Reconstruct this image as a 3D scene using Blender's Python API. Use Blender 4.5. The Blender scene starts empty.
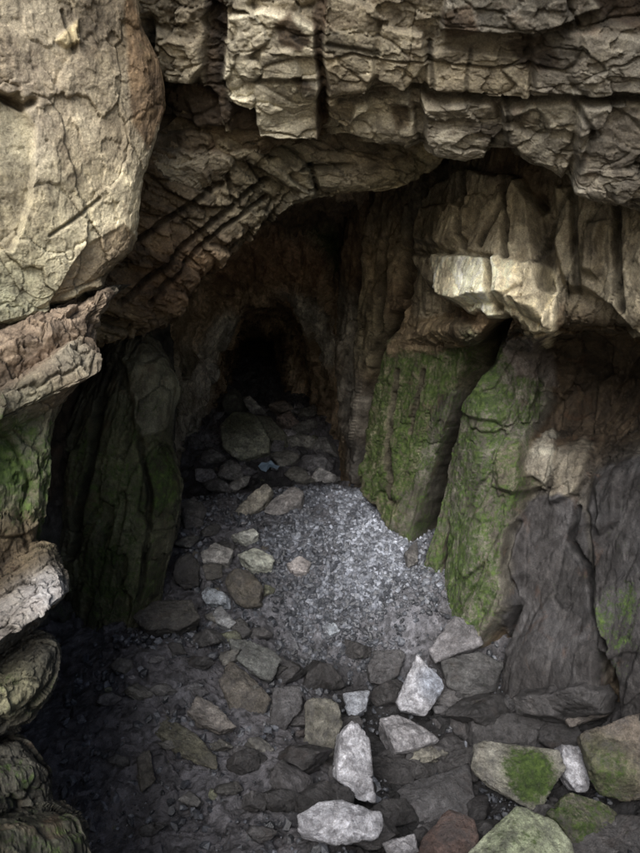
import bpy, bmesh, math, random
import numpy as np
from mathutils import Vector

R = math.radians
scene = bpy.context.scene
col = scene.collection
rng = np.random.default_rng(7)

# ------------------------------------------------------------------ camera
CAM = np.array([0.0, 0.0, 4.0])
PITCH = R(-12.0)
F = 657.0
FW = np.array([0, math.cos(PITCH), math.sin(PITCH)])
UP = np.array([0, -math.sin(PITCH), math.cos(PITCH)])
RT = np.array([1.0, 0, 0])

def ray(px, py):
    return RT * ((px - 320.0) / F) + UP * ((426.5 - py) / F) + FW

def at(px, py, Y):
    d = ray(px, py)
    return CAM + d * (Y / d[1])

def pix(P):
    q = P - CAM
    z = q @ FW
    return 320 + F * (q @ RT) / z, 426.5 - F * (q @ UP) / z

def nrm(v):
    v = np.asarray(v, float)
    return v / np.maximum(np.linalg.norm(v, axis=-1, keepdims=True), 1e-9)

# ------------------------------------------------------------------ noise
def h3(ix, iy, iz, seed):
    u = np.uint32
    with np.errstate(over='ignore'):
        a = ix.astype(u) * u(374761393) + iy.astype(u) * u(668265263) + iz.astype(u) * u(2147483647) + u((seed * 1274126177) & 0xFFFFFFFF)
        a = (a ^ (a >> u(13))) * u(1274126177)
        a = (a ^ (a >> u(16))) * u(2246822519)
        a = a ^ (a >> u(15))
    return a.astype(np.float64) / 4294967295.0

def vnoise(p, seed=0):
    i = np.floor(p).astype(np.int64)
    f = p - i
    u = f * f * f * (f * (f * 6 - 15) + 10)
    r = 0
    for dx in (0, 1):
        wx = u[:, 0] if dx else 1 - u[:, 0]
        for dy in (0, 1):
            wy = u[:, 1] if dy else 1 - u[:, 1]
            for dz in (0, 1):
                wz = u[:, 2] if dz else 1 - u[:, 2]
                r = r + wx * wy * wz * h3(i[:, 0] + dx, i[:, 1] + dy, i[:, 2] + dz, seed)
    return r * 2 - 1

def fbm(p, octv=4, seed=0, gain=0.5):
    a, s, t = 1.0, 0, 0
    for k in range(octv):
        s = s + a * vnoise(p * (2.03 ** k) + k * 17.3, seed + k)
        t += a
        a *= gain
    return s / t

def vor(p, seed=0, cheb=True):
    """nearest and second nearest cell: distance gap, offset from the cell point, four random numbers per cell"""
    i = np.floor(p).astype(np.int64)
    n = len(p)
    d1 = np.full(n, 9.0); d2 = np.full(n, 9.0)
    off = np.zeros((n, 3)); cid = np.zeros((n, 3), np.int64)
    for dx in (-1, 0, 1):
        for dy in (-1, 0, 1):
            for dz in (-1, 0, 1):
                cx, cy, cz = i[:, 0] + dx, i[:, 1] + dy, i[:, 2] + dz
                o = np.stack([p[:, 0] - cx - h3(cx, cy, cz, seed), p[:, 1] - cy - h3(cx, cy, cz, seed + 1), p[:, 2] - cz - h3(cx, cy, cz, seed + 2)], 1)
                d = np.abs(o).max(1) + 0.12 * np.abs(o).sum(1) if cheb else np.sqrt((o * o).sum(1))
                m = d < d1
                d2 = np.where(m, d1, np.minimum(d2, d))
                d1 = np.where(m, d, d1)
                off[m] = o[m]
                cid[m, 0] = cx[m]; cid[m, 1] = cy[m]; cid[m, 2] = cz[m]
    rnd = [h3(cid[:, 0], cid[:, 1], cid[:, 2], seed + 10 + k) for k in range(5)]
    return d2 - d1, off, rnd

def basis(axis):
    """rows: two directions in the bed, then the bed normal"""
    c = nrm(axis)
    a = nrm(np.cross(c, [0.13, 1, 0.07]))
    b = np.cross(c, a)
    return np.stack([a, b, c])

def facets(p, B, size, seed, tilt=0.55, step=0.85, crack=0.30, cw=0.045, warp=0.17, cheb=True):
    """broken-rock relief: every cell is a tilted plane of its own with a groove at its border"""
    q = (p @ B.T) / np.asarray(size)
    q = q + warp * np.stack([fbm(q * 2.3 + 31, 3, seed + 40, .6), fbm(q * 2.3 + 57, 3, seed + 50, .6), fbm(q * 2.3 + 83, 3, seed + 60, .6)], 1)
    e, off, rn = vor(q, seed, cheb)
    g = np.stack([rn[1], rn[2], rn[3]], 1) * 2 - 1
    h = step * (rn[0] - 0.5) + tilt * (g * off).sum(1)
    h = h - crack * np.clip(1 - e / cw, 0, 1) ** 1.5
    return h, rn[4], e

# styles: list of (bed axis, cell size xyz, height) ; last number fine fbm height
STY = {
    # bedded roof: beds dip towards the back left
    'bed':   ([0.16, 0.42, 0.90], [((1.7, 1.3, 0.40), 0.13), ((0.60, 0.48, 0.16), 0.095), ((0.22, 0.18, 0.06), 0.042), ((0.075, 0.06, 0.024), 0.014)], 0.014, 0.10),
    # joints standing almost upright, leaning to the right
    'joint': ([0.85, -0.35, -0.24], [((1.7, 1.2, 0.42), 0.17), ((0.70, 0.50, 0.19), 0.085), ((0.26, 0.19, 0.08), 0.036), ((0.08, 0.06, 0.03), 0.013)], 0.013, 0.10),
    'slab':  ([0.65, -0.75, 0.0], [((1.9, 1.6, 1.2), 0.05), ((0.55, 0.40, 0.30), 0.06), ((0.18, 0.12, 0.10), 0.022), ((0.07, 0.05, 0.04), 0.010)], 0.016, 0.10),
    'smooth': ([0.85, -0.35, -0.24], [((1.2, 0.8, 0.5), 0.18), ((0.48, 0.36, 0.26), 0.07), ((0.18, 0.14, 0.10), 0.018)], 0.014, 0.10),
    'stone': ([0.2, 0.3, 0.93], [((0.34, 0.30, 0.16), 0.045), ((0.13, 0.11, 0.06), 0.022), ((0.05, 0.045, 0.03), 0.008)], 0.010, 0.0),
}

def relief(p, style, k=1.0, seed=0):
    ax, layers, fine, big = STY[style]
    wp = {'bed': 0.14, 'joint': 0.085, 'smooth': 0.085, 'slab': 0.17, 'stone': 0.12}[style]
    B = basis(ax)
    h = 0.0
    tone = np.zeros(len(p))
    for n, (sz, amp) in enumerate(layers):
        f, t, e = facets(p, B, sz, 101 + 37 * n + seed, warp=wp)
        h = h + amp * f
        tone = tone + (t - 0.5) * (0.7, 0.5, 0.35, 0.25)[n] - 0.30 * np.clip(1 - e / 0.035, 0, 1) * (1.0, 0.8, 0.5, 0.3)[n]
    h = h + big * fbm(p * 0.8, 3, 5 + seed) + fine * fbm(p * 9.0, 4, 9 + seed, 0.6)
    return h * k, tone

# ------------------------------------------------------------------ objects
def tag(o, label=None, cat=None, group=None, kind=None):
    if label: o['label'] = label
    if cat: o['category'] = cat
    if group: o['group'] = group
    if kind: o['kind'] = kind
    return o

def make(name, V, Q, mat, rgb=None, moss=None, smooth=True, loc=None):
    """V points, Q faces (n x 3 or n x 4) -> one mesh object; the origin moves to loc"""
    V = np.asarray(V, float)
    o3 = np.zeros(3) if loc is None else np.asarray(loc, float)
    me = bpy.data.meshes.new(name)
    if isinstance(Q, np.ndarray):
        k = Q.shape[1]; n = len(Q)
        me.vertices.add(len(V)); me.vertices.foreach_set('co', (V - o3).astype(np.float32).ravel())
        me.loops.add(n * k); me.loops.foreach_set('vertex_index', Q.astype(np.int32).ravel())
        me.polygons.add(n)
        me.polygons.foreach_set('loop_start', np.arange(0, n * k, k, dtype=np.int32))
        me.polygons.foreach_set('loop_total', np.full(n, k, np.int32))
        me.update(calc_edges=True)
    else:
        me.from_pydata([tuple(v) for v in (V - o3)], [], Q)
    me.polygons.foreach_set('use_smooth', np.full(len(me.polygons), smooth))
    if rgb is not None:
        a = me.color_attributes.new('tint', 'FLOAT_COLOR', 'POINT')
        c = np.ones((len(V), 4), np.float32); c[:, :3] = np.clip(rgb, 0.004, 0.9)
        if moss is not None: c[:, 3] = np.clip(moss, 0, 1)
        else: c[:, 3] = 0
        a.data.foreach_set('color', c.ravel())
    me.materials.append(mat)
    o = bpy.data.objects.new(name, me)
    o.location = o3
    col.objects.link(o)
    return o

def catmull(G, n, axis, soft=0.6):
    G = np.moveaxis(np.asarray(G, float), axis, 0)
    m = len(G)
    t = np.linspace(0, m - 1, n)
    i = np.minimum(t.astype(int), m - 2)
    f = (t - i).reshape((-1,) + (1,) * (G.ndim - 1))
    e = np.concatenate([[2 * G[0] - G[1]], G, [2 * G[-1] - G[-2]]])
    p0, p1, p2, p3 = e[i], e[i + 1], e[i + 2], e[i + 3]
    # half way between straight and Catmull-Rom: keeps overhang lips from ringing
    cr = 0.5 * (2 * p1 + (p2 - p0) * f + (2 * p0 - 5 * p1 + 4 * p2 - p3) * f ** 2 + (3 * p1 - p0 - 3 * p2 + p3) * f ** 3)
    li = p1 * (1 - f) + p2 * f
    return np.moveaxis(soft * cr + (1 - soft) * li, 0, axis)

def grid_faces(nr, nc):
    a = np.arange(nr * nc).reshape(nr, nc)
    return np.stack([a[:-1, :-1], a[:-1, 1:], a[1:, 1:], a[1:, :-1]], -1).reshape(-1, 4)

def tint_from(V, samples, base, tone, contrast=1.0):
    """samples: (px, py, (r,g,b), moss, reach in metres); each is pinned to the nearest surface point in the world"""
    rgb = np.tile(np.asarray(base, float), (len(V), 1))
    moss = np.zeros(len(V))
    if samples:
        x, y = pix(V)
        w0 = 0.25
        W = np.full(len(V), w0); A = rgb * w0; M = np.zeros(len(V))
        wob = 0.25 * np.stack([fbm(V * 2.3 + 9, 3, 71), fbm(V * 2.3 + 29, 3, 72), fbm(V * 2.3 + 49, 3, 73)], 1)
        for (px, py, c, m, reach) in samples:
            d = (x - px) ** 2 + (y - py) ** 2
            near = np.where(d <= d.min() + 9.0)[0]; k = int(near[np.argmin(V[near, 1])])      # the face turned to the cave mouth
            w = np.exp(-(((V + wob * min(1, reach * 1.5)) - V[k]) ** 2).sum(1) / (reach * reach)) * 3
            W += w; A += w[:, None] * np.asarray(c); M += w * m
        rgb = A / W[:, None]; moss = M / W
    t = np.clip(1 + contrast * tone, 0.25, 1.9)
    return rgb * t[:, None], moss

def poly_dist(x, y, poly):
    """signed distance to an outline, positive inside"""
    poly = np.asarray(poly, float); ins = np.zeros(len(x), bool); dm = np.full(len(x), 1e9)
    for i in range(len(poly)):
        a, b = poly[i - 1], poly[i]; ab = b - a
        c = ((b[1] > y) != (a[1] > y)) & (x < (a[0] - b[0]) * (y - b[1]) / (a[1] - b[1] + 1e-12) + b[0]); ins ^= c
        t = np.clip(((x - a[0]) * ab[0] + (y - a[1]) * ab[1]) / (ab @ ab + 1e-9), 0, 1)
        dm = np.minimum(dm, np.hypot(x - a[0] - t * ab[0], y - a[1] - t * ab[1]))
    return np.where(ins, dm, -dm)

def line_dist(x, y, line):
    dm = np.full(len(x), 1e9)
    for a, b in zip(line[:-1], line[1:]):
        a = np.asarray(a, float); b = np.asarray(b, float); ab = b - a
        t = np.clip(((x - a[0]) * ab[0] + (y - a[1]) * ab[1]) / (ab @ ab + 1e-9), 0, 1)
        dm = np.minimum(dm, np.hypot(x - a[0] - t * ab[0], y - a[1] - t * ab[1]))
    return dm

def sheet(rows, nr, nc, style, k=1.0, seed=0, base=(0.2, 0.18, 0.15), samples=(), contrast=0.8, stamps=(), cracks=(), even=2.5, soft=0.6):
    """a rock surface through the control points; stamps = (outline, height, tilt x, tilt y, tint or None, moss, part number),
    blocks that stand out of it (or sink in); cracks = (line, half width, depth). Returns also a part number for each point."""
    G = np.array([[at(*c) for c in r] for r in rows])
    S = catmull(catmull(G, nr, 0, soft), nc, 1, soft)
    du = np.gradient(S, axis=1); dv = np.gradient(S, axis=0)
    N = nrm(np.cross(du, dv)).reshape(-1, 3)
    V = S.reshape(-1, 3)
    if np.mean(((CAM - V) * N).sum(1) > 0) < 0.5: N = -N
    N = nrm(N + even * nrm(nrm(N.mean(0)) * 0.3 + nrm(CAM - V.mean(0))))      # relief stands out in nearly one direction, so rolled lips do not fan out
    h, tone = relief(V, style, k, seed)
    rgb, moss = tint_from(V, samples, base, 0 * tone, contrast)
    part = np.zeros(len(V), int)
    if stamps or cracks:
        x, y = pix(V)
        j = 8 * fbm(V * 3.0, 3, 201, 0.5); j2 = 8 * fbm(V * 3.0 + 50, 3, 202, 0.5)
        x0, y0 = x, y
        lay = np.zeros(len(V))
        for st in stamps:
            poly, hh, tx, ty, c, ms, pn = st[:7]; keep = st[7] if len(st) > 7 else 0.75
            jk = 1.0 if hh < 0.33 else 0.4
            d = poly_dist(x0 + jk * j, y0 + jk * j2, poly)
            ew = 3.0 + 16.0 * max(0, hh); w = np.clip(d / ew + 0.5, 0, 1)
            cx, cy = np.mean(poly, axis=0)
            h = (h - lay) * (1 - (1 - keep) * w) + lay + w * (hh + tx * (x - cx) / 100 + ty * (y - cy) / 100)
            lay = lay + w * (hh + tx * (x - cx) / 100 + ty * (y - cy) / 100)
            if c is not None:
                wc = np.clip(d / 4.0 + 0.5 + 0.35 * fbm(V * 7, 3, 210), 0, 1)[:, None]
                rgb = rgb * (1 - wc) + np.asarray(c) * wc
            if ms is not None:
                wm = np.clip(d / 14.0 + 0.3, 0, 1); moss = moss * (1 - wm) + ms * wm
            if pn: part[d > 0] = pn
        for line, hw, dep in cracks:
            d = line_dist(x0 + 0.4 * j, y0 + 0.4 * j2, line)
            w = np.clip(1.3 - d / (hw * (1 + 0.8 * dep)), 0, 1) * np.clip(0.95 + 0.5 * fbm(V * 2.2, 2, 230), 0.4, 1.2)
            h = h - dep * w
            rgb = rgb * (1 - 0.55 * w[:, None]); moss = moss * (1 - w)
    rgb = rgb * np.clip(1 + contrast * tone, 0.25, 1.9)[:, None]
    V = V + N * h[:, None]
    return V, grid_faces(nr, nc), rgb, moss, part

def make_parts(name, sh, mat, names):
    """one thing from a sheet: the body plus one child mesh for each named block"""
    V, Q, c, m, part = sh
    fp = part[Q].min(1)
    def sub(o_name, sel, loc):
        q = Q[sel]; u, inv = np.unique(q, return_inverse=True)
        return make(o_name, V[u], inv.reshape(q.shape), mat, c[u], m[u], loc=loc)
    loc = [V[:, 0].mean(), V[:, 1].mean(), V[:, 2].min()]
    known = np.isin(fp, list(names))
    body = sub(name, ~known, loc)
    for pn, nm in names.items():
        if (fp == pn).sum() < 4: continue
        ch = sub(nm[0], fp == pn, loc)
        ch.parent = body; ch.location = (0, 0, 0)
        if nm[1]: ch['label'] = nm[1]
    return body

_ico = {}
def ico(n):
    if n not in _ico:
        bm = bmesh.new(); bmesh.ops.create_icosphere(bm, subdivisions=n, radius=1)
        V = np.array([v.co[:] for v in bm.verts]); Q = np.array([[v.index for v in f.verts] for f in bm.faces])
        bm.free(); _ico[n] = (nrm(V), Q)
    return _ico[n]

def hull_planes(pts):
    bm = bmesh.new()
    for p in pts: bm.verts.new(tuple(p))
    r = bmesh.ops.convex_hull(bm, input=bm.verts)
    c = np.mean([v.co[:] for v in bm.verts if v.link_faces], axis=0)
    bm.normal_update()
    n, d = [], []
    for f in bm.faces:
        if f.calc_area() < 1e-6: continue
        fn = np.array(f.normal[:]); dd = float(fn @ (np.array(f.calc_center_median()[:]) - c))
        if dd < 0: fn, dd = -fn, -dd
        n.append(fn); d.append(max(dd, 1e-3))
    bm.free()
    return c, np.array(n), np.array(d)

def boulder(pts, lod, style, k=1.0, seed=0, p=22, base=(0.2, 0.18, 0.16), samples=(), contrast=0.8):
    """a broken stone: convex hull of pts with slightly worn edges and rock relief"""
    pts = np.asarray(pts, float)
    c, n, d = hull_planes(pts)
    U, Q = ico(lod)
    w, E = np.linalg.eigh(np.cov((pts - c).T))
    D = nrm((U * np.sqrt(np.maximum(w, w.max() * 0.02))) @ E.T)
    if np.linalg.det(E) < 0: Q = Q[:, ::-1]
    s = np.maximum(D @ n.T, 0) / d[None]
    t = s.max(1, keepdims=True)
    r = 1.0 / (t[:, 0] * ((s / t) ** p).sum(1) ** (1.0 / p))
    V = c + D * r[:, None]
    W = (s / t) ** 14
    N = nrm(W @ n)
    h, tone = relief(V, style, k, seed)
    V = V + N * h[:, None]
    rgb, moss = tint_from(V, samples, base, tone, contrast)
    return V, Q, rgb, moss

def on_plane(poly, p0, n):
    out = []
    for q in poly:
        d = ray(q[0], q[1])
        t = ((p0 - CAM) @ n) / (d @ n)
        out.append(CAM + d * t)
    return np.array(out)

def slab_pts(poly, Y, n, thick, shrink=0.9, ridge=(), back=None):
    """corner points of a block whose weathered face has the outline poly (a plane with normal n at depth Y)"""
    n = nrm(n)
    cx = np.mean([q[0] for q in poly]); cy = np.mean([q[1] for q in poly])
    p0 = at(cx, cy, Y)
    f = on_plane(poly, p0, n)
    c = f.mean(0)
    b = c + (f - c) * shrink - (n if back is None else nrm(back)) * thick
    e = [on_plane([q[:2]], p0, n)[0] + n * q[2] for q in ridge]
    return np.vstack([f, b] + ([e] if e else []))

def merge(parts):
    V, Q, C, M, o = [], [], [], [], 0
    for (v, q, c, m) in parts:
        if q.shape[1] == 4: q = np.vstack([q[:, [0, 1, 2]], q[:, [0, 2, 3]]])
        V.append(v); Q.append(q + o); C.append(c); M.append(m); o += len(v)
    return np.vstack(V), np.vstack(Q), np.vstack(C), np.concatenate(M)

def rock(name, label, cat, poly, Y, n, thick, base, style='joint', k=0.5, lod=5, shrink=0.9, ridge=(), samples=(), mat=None, p=22, seed=0, group=None, contrast=0.7, back=None):
    pts = slab_pts(poly, Y, n, thick, shrink, ridge, back)
    V, Q, c, m = boulder(pts, lod, style, k, seed, p, base, samples, contrast)
    o = make(name, V, Q, mat or ROCK, c, m, loc=[V[:, 0].mean(), V[:, 1].mean(), V[:, 2].min()])
    return tag(o, label, cat, group)

# ------------------------------------------------------------------ materials
def rock_material(name, rough=0.8, bump=0.5, wet=0.0, fine=1.0, stain=0.6, warm=1.0, dirt=0.0, ms=9.0):
    m = bpy.data.materials.new(name); m.use_nodes = True
    nt = m.node_tree; N = nt.nodes; L = nt.links
    for x in list(N): N.remove(x)
    out = N.new('ShaderNodeOutputMaterial'); b = N.new('ShaderNodeBsdfPrincipled')
    L.new(b.outputs[0], out.inputs[0])
    geo = N.new('ShaderNodeNewGeometry')
    pos = geo.outputs['Position']
    at_ = N.new('ShaderNodeAttribute'); at_.attribute_name = 'tint'
    def noise(scale, detail, rough_, vec=pos, dist=0.0):
        t = N.new('ShaderNodeTexNoise'); t.inputs['Scale'].default_value = scale; t.inputs['Detail'].default_value = detail
        t.inputs['Roughness'].default_value = rough_; t.inputs['Distortion'].default_value = dist
        L.new(vec, t.inputs['Vector']); return t.outputs['Fac']
    def ramp(fac, stops):
        r = N.new('ShaderNodeValToRGB'); e = r.color_ramp.elements
        while len(e) < len(stops): e.new(0.5)
        for x, (p, c) in zip(e, stops): x.position = p; x.color = (*c, 1)
        L.new(fac, r.inputs[0]); return r.outputs[0]
    def mix(kind, fac, a, c):
        x = N.new('ShaderNodeMix'); x.data_type = 'RGBA'; x.blend_type = kind
        for s, v in ((x.inputs[0], fac), (x.inputs[6], a), (x.inputs[7], c)):
            if isinstance(v, (int, float)): s.default_value = v
            elif isinstance(v, tuple): s.default_value = (*v, 1)
            else: L.new(v, s)
        return x.outputs[2]
    def math_(op, a, c=0.0):
        x = N.new('ShaderNodeMath'); x.operation = op
        for s, v in zip(x.inputs, (a, c)):
            if isinstance(v, (int, float)): s.default_value = v
            else: L.new(v, s)
        return x.outputs[0]
    big = noise(1.6, 6, 0.62, dist=0.6)
    mid = noise(ms, 8, 0.68, dist=0.3)
    fin = noise(70.0 * fine, 6, 0.75)
    c = mix('MULTIPLY', 1.0, at_.outputs['Color'], ramp(mid, [(0.28, (0.42, 0.42 - 0.02 * warm, 0.43 - 0.05 * warm)), (0.5, (0.98, 0.98, 0.99 - 0.04 * warm)), (0.74, (1.55, 1.55, 1.57 - 0.12 * warm))]))
    c = mix('MULTIPLY', stain, c, ramp(big, [(0.36, (0.28, 0.28 - 0.04 * warm, 0.29 - 0.09 * warm)), (0.47, (0.8, 0.8 - 0.04 * warm, 0.81 - 0.11 * warm)), (0.60, (1.25, 1.25, 1.27 - 0.05 * warm))]))
    c = mix('MULTIPLY', 0.75, c, ramp(fin, [(0.30, (0.45, 0.45, 0.45)), (0.52, (1, 1, 1)), (0.72, (1.7, 1.7, 1.7))]))
    # rusty stains
    rs = noise(3.1, 5, 0.6, dist=0.8)
    c = mix('MIX', math_('MULTIPLY', ramp(rs, [(0.58, (0, 0, 0)), (0.72, (1, 1, 1))]), 0.06 + 0.16 * warm), c, (0.16, 0.075, 0.035))
    if dirt:
        dn = noise(7.5, 7, 0.68, dist=0.5)
        c = mix('MIX', math_('MULTIPLY', ramp(dn, [(0.46, (0, 0, 0)), (0.60, (1, 1, 1))]), dirt), c, (0.085, 0.082, 0.085))
        vn = noise(4.0, 4, 0.5, dist=3.5)
        c = mix('MULTIPLY', 0.4, c, ramp(vn, [(0.47, (1, 1, 1)), (0.50, (0.55, 0.5, 0.45)), (0.53, (1, 1, 1))]))
    # moss by world position (alpha of the tint)
    mn = math_('ADD', math_('MULTIPLY', noise(5.0, 6, 0.7, dist=0.4), 0.5), math_('MULTIPLY', noise(24.0, 5, 0.7), 0.5))
    mk = math_('ADD', math_('MULTIPLY', at_.outputs['Alpha'], 1.5), math_('MULTIPLY', math_('SUBTRACT', mn, 0.5), 3.4))
    mk = math_('MULTIPLY', ramp(mk, [(0.42, (0, 0, 0)), (0.85, (1, 1, 1))]), 0.9)
    mossc = ramp(noise(14.0, 6, 0.7), [(0.3, (0.014, 0.026, 0.008)), (0.5, (0.046, 0.082, 0.016)), (0.72, (0.120, 0.180, 0.040))])
    c = mix('MIX', mk, c, mossc)
    L.new(c, b.inputs['Base Color'])
    rr = ramp(mid, [(0.3, (rough - 0.18 - 0.25 * wet,) * 3), (0.7, (rough + 0.08,) * 3)])
    L.new(rr, b.inputs['Roughness'])
    b.inputs['Specular IOR Level'].default_value = 0.35 + 0.4 * wet
    hgt = math_('ADD', math_('MULTIPLY', mid, 0.05), math_('MULTIPLY', fin, 0.012 / fine))
    hgt = math_('ADD', hgt, math_('MULTIPLY', noise(28.0, 6, 0.7), 0.025))
    bp = N.new('ShaderNodeBump'); bp.inputs['Strength'].default_value = bump; bp.inputs['Distance'].default_value = 1.0
    L.new(hgt, bp.inputs['Height']); L.new(bp.outputs[0], b.inputs['Normal'])
    return m

ROCK = rock_material('weathered_rock', 0.82, 0.6)
PALE = rock_material('pale_broken_rock', 0.72, 0.9, stain=0.35, warm=0.2, dirt=0.5, ms=17.0)
DIRT = rock_material('damp_dirt', 0.66, 1.0, wet=0.8, fine=1.3, stain=0.4, warm=0.0)
GRIT = rock_material('wet_gravel', 0.5, 0.4, wet=0.9, stain=0.2, warm=0.0)

TAN = (0.36, 0.318, 0.24); TAN2 = (0.31, 0.275, 0.21); BROWN = (0.13, 0.095, 0.06); DKBR = (0.060, 0.045, 0.032)
GREY = (0.27, 0.25, 0.215); DKGR = (0.085, 0.082, 0.080); PALEC = (0.48, 0.445, 0.355); RUST = (0.16, 0.085, 0.05)
GRN = (0.10, 0.105, 0.06); LILAC = (0.34, 0.32, 0.33); PINKY = (0.22, 0.17, 0.13); OLIVE = (0.16, 0.15, 0.09)

# ------------------------------------------------------------------ roof
CX = [-60, 60, 130, 180, 230, 290, 340, 400, 460, 520, 580, 640, 760, 950]
LIP = [240, 225, 212, 196, 168, 146, 132, 134, 147, 146, 176, 189, 205, 225]
LY = [5.7, 5.7, 5.7, 5.7, 5.6, 5.5, 5.5, 5.45, 5.4, 5.3, 5.2, 5.1, 4.9, 4.6]
def rw(dy, dY, pin=None):
    return [(x, (l + dy) if pin is None else pin(x, l), y + dY) for x, l, y in zip(CX, LIP, LY)]
roof_rows = [
    rw(0, -1.9, lambda x, l: -430), rw(0, -1.3, lambda x, l: -170), rw(0, -0.85, lambda x, l: -20),
    rw(0, -0.60, lambda x, l: 45), rw(0, -0.42, lambda x, l: 84), rw(0, -0.12, lambda x, l: l - 34),
    rw(-8, 0.0), rw(0, 0.15), rw(-8, 0.8), rw(-30, 2.0), rw(-80, 3.4)]
roof_s = [
    (345, 40, RUST, 0, 0.14), (120, 60, RUST, 0, 0.14), (300, 100, TAN, 0, 0.14), (560, 120, (0.40, 0.37, 0.31), 0, 0.2), (420, 110, (0.42, 0.38, 0.29), 0, 0.22), (600, 70, (0.16, 0.135, 0.105), 0, 0.2), (470, 70, (0.40, 0.36, 0.27), 0, 0.2), (500, 10, DKBR, 0, 0.2),
    (270, 70, PALEC, 0, 0.45), (230, 60, TAN, 0, 0.3), (300, 60, TAN, 0, 0.35), (195, 55, DKBR, 0, 0.3), (180, 30, TAN, 0, 0.22),
    (165, 90, DKBR, 0, 0.3), (222, 40, DKBR, 0, 0.16), (350, 60, TAN, 0, 0.4), (400, 40, TAN2, 0, 0.35), (440, 70, TAN2, 0, 0.4),
    (480, 30, GREY, 0, 0.4), (540, 25, BROWN, 0, 0.35), (600, 50, GREY, 0, 0.4), (625, 20, DKBR, 0, 0.3), (560, 75, GREY, 0, 0.3),
    (370, 110, PALEC, 0, 0.3), (450, 120, GREY, 0, 0.4), (520, 125, GREY, 0, 0.35), (610, 140, GREY, 0, 0.5), (330, 30, TAN2, 0, 0.3),
    (210, 10, DKBR, 0, 0.25), (320, 5, DKBR, 0, 0.25), (640, 150, GREY, 0, 0.5), (555, 170, TAN, 0, 0.2)]
roof_st = [
    ([(226, 14), (262, 8), (300, 16), (319, 26), (319, 60), (321, 128), (300, 131), (262, 131), (256, 106), (232, 98), (226, 60)], .24, .03, .02, PALEC, 0, 1, .5),
    ([(262, 50), (298, 48), (302, 74), (264, 76)], .10, 0, .05, PALEC, 0, 1),
    ([(258, 80), (320, 78), (322, 131), (260, 132)], .08, 0, .08, PALEC, 0, 1),
    ([(158, 26), (200, 36), (207, 60), (196, 77), (168, 75), (156, 52)], .22, 0, .05, TAN, 0, 2),
    ([(186, 98), (232, 100), (234, 130), (200, 134)], .15, 0, .1, TAN2, 0, 0),
    ([(328, -10), (372, 4), (379, 70), (348, 124), (328, 112)], .24, -.1, .05, TAN, 0, 0),
    ([(380, 24), (420, 28), (430, 62), (405, 90), (380, 78)], .16, .1, 0, TAN, 0, 0),
    ([(350, 92), (410, 90), (416, 136), (392, 138), (350, 128)], .22, 0, .1, PALEC, 0, 0),
    ([(432, 48), (522, 54), (526, 92), (480, 94), (430, 90)], .16, 0, .1, TAN2, 0, 0),
    ([(424, 96), (490, 96), (505, 120), (480, 152), (455, 150), (426, 137)], .26, -.1, .1, (0.31, 0.285, 0.235), 0, 0),
    ([(500, 98), (580, 98), (594, 120), (562, 170), (530, 152), (506, 138)], .22, -.2, .1, (0.31, 0.285, 0.235), 0, 0),
    ([(582, 98), (720, 100), (740, 205), (640, 196), (595, 192), (572, 182)], .36, 0, .1, GREY, 0, 3),
    ([(526, 26), (600, 33), (690, 40), (690, 92), (600, 90), (530, 84)], .18, 0, .1, GREY, 0, 0),
    ([(440, -30), (560, -30), (600, 10), (520, 30), (440, 25)], .2, 0, .1, GREY, 0, 0),
    ([(148, 78), (214, 84), (226, 132), (150, 140)], -.10, 0, 0, DKBR, 0, 0),
    ([(205, -20), (226, 0), (222, 60), (230, 100), (258, 110), (262, 134), (238, 138), (214, 112), (206, 60)], -.03, 0, 0, DKBR, 0, 0, .9),
    ([(317, -20), (331, -20), (328, 60), (330, 124), (318, 132)], .07, 0, 0, (0.10, 0.075, 0.052), 0, 0, .9),
    ([(276, 20), (292, 12), (305, 26), (318, 40), (304, 50), (284, 44)], 0, 0, 0, (0.10, 0.075, 0.05), 0, 0, .9),
    ([(292, 72), (306, 76), (318, 84), (300, 88)], 0, 0, 0, (0.09, 0.07, 0.045), 0, 0, .9),
    ([(590, -10), (700, -10), (700, 34), (640, 30), (600, 20)], 0, 0, 0, (0.085, 0.065, 0.05), 0, 0, .9),
    ([(500, 40), (540, 30), (560, 60), (520, 66)], 0, 0, 0, (0.10, 0.08, 0.06), 0, 0, .9),
    ([(596, 108), (640, 104), (660, 150), (640, 178), (610, 165), (590, 140)], 0, 0, 0, (0.15, 0.135, 0.115), 0, 0, .9),
    ([(440, 6), (470, 0), (480, 30), (446, 40)], 0, 0, 0, (0.13, 0.10, 0.075), 0, 0, .9),
    ([(470, 120), (498, 112), (504, 132), (484, 146)], 0, 0, 0, (0.13, 0.115, 0.095), 0, 0, .9),
    ([(386, 100), (404, 98), (410, 122), (392, 126)], 0, 0, 0, (0.16, 0.13, 0.09), 0, 0, .9),
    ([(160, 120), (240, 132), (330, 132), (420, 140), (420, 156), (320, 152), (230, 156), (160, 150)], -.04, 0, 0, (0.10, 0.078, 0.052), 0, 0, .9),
]
roof_cr = [([(214, -20), (218, 30), (224, 70), (232, 104), (258, 110)], 5, .10), ([(340, 92), (400, 90), (440, 91), (520, 95), (570, 93), (700, 99)], 4, .22),
           ([(258, 78), (322, 78)], 2.5, .06), ([(430, 40), (434, 90)], 3, .12), ([(575, 98), (592, 125), (570, 180)], 3, .12), ([(150, 20), (158, 90), (175, 150)], 8, .2),
           ([(200, 80), (215, 95)], 5, .1), ([(505, 96), (508, 140)], 3, .1), ([(330, 40), (380, 52)], 2.5, .06), ([(470, 50), (466, 92)], 2.5, .08)]
roof_cr = [(l, w, d * (0.25 if abs(l[0][1] - l[-1][1]) > abs(l[0][0] - l[-1][0]) else 0.35)) for l, w, d in roof_cr]
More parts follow.
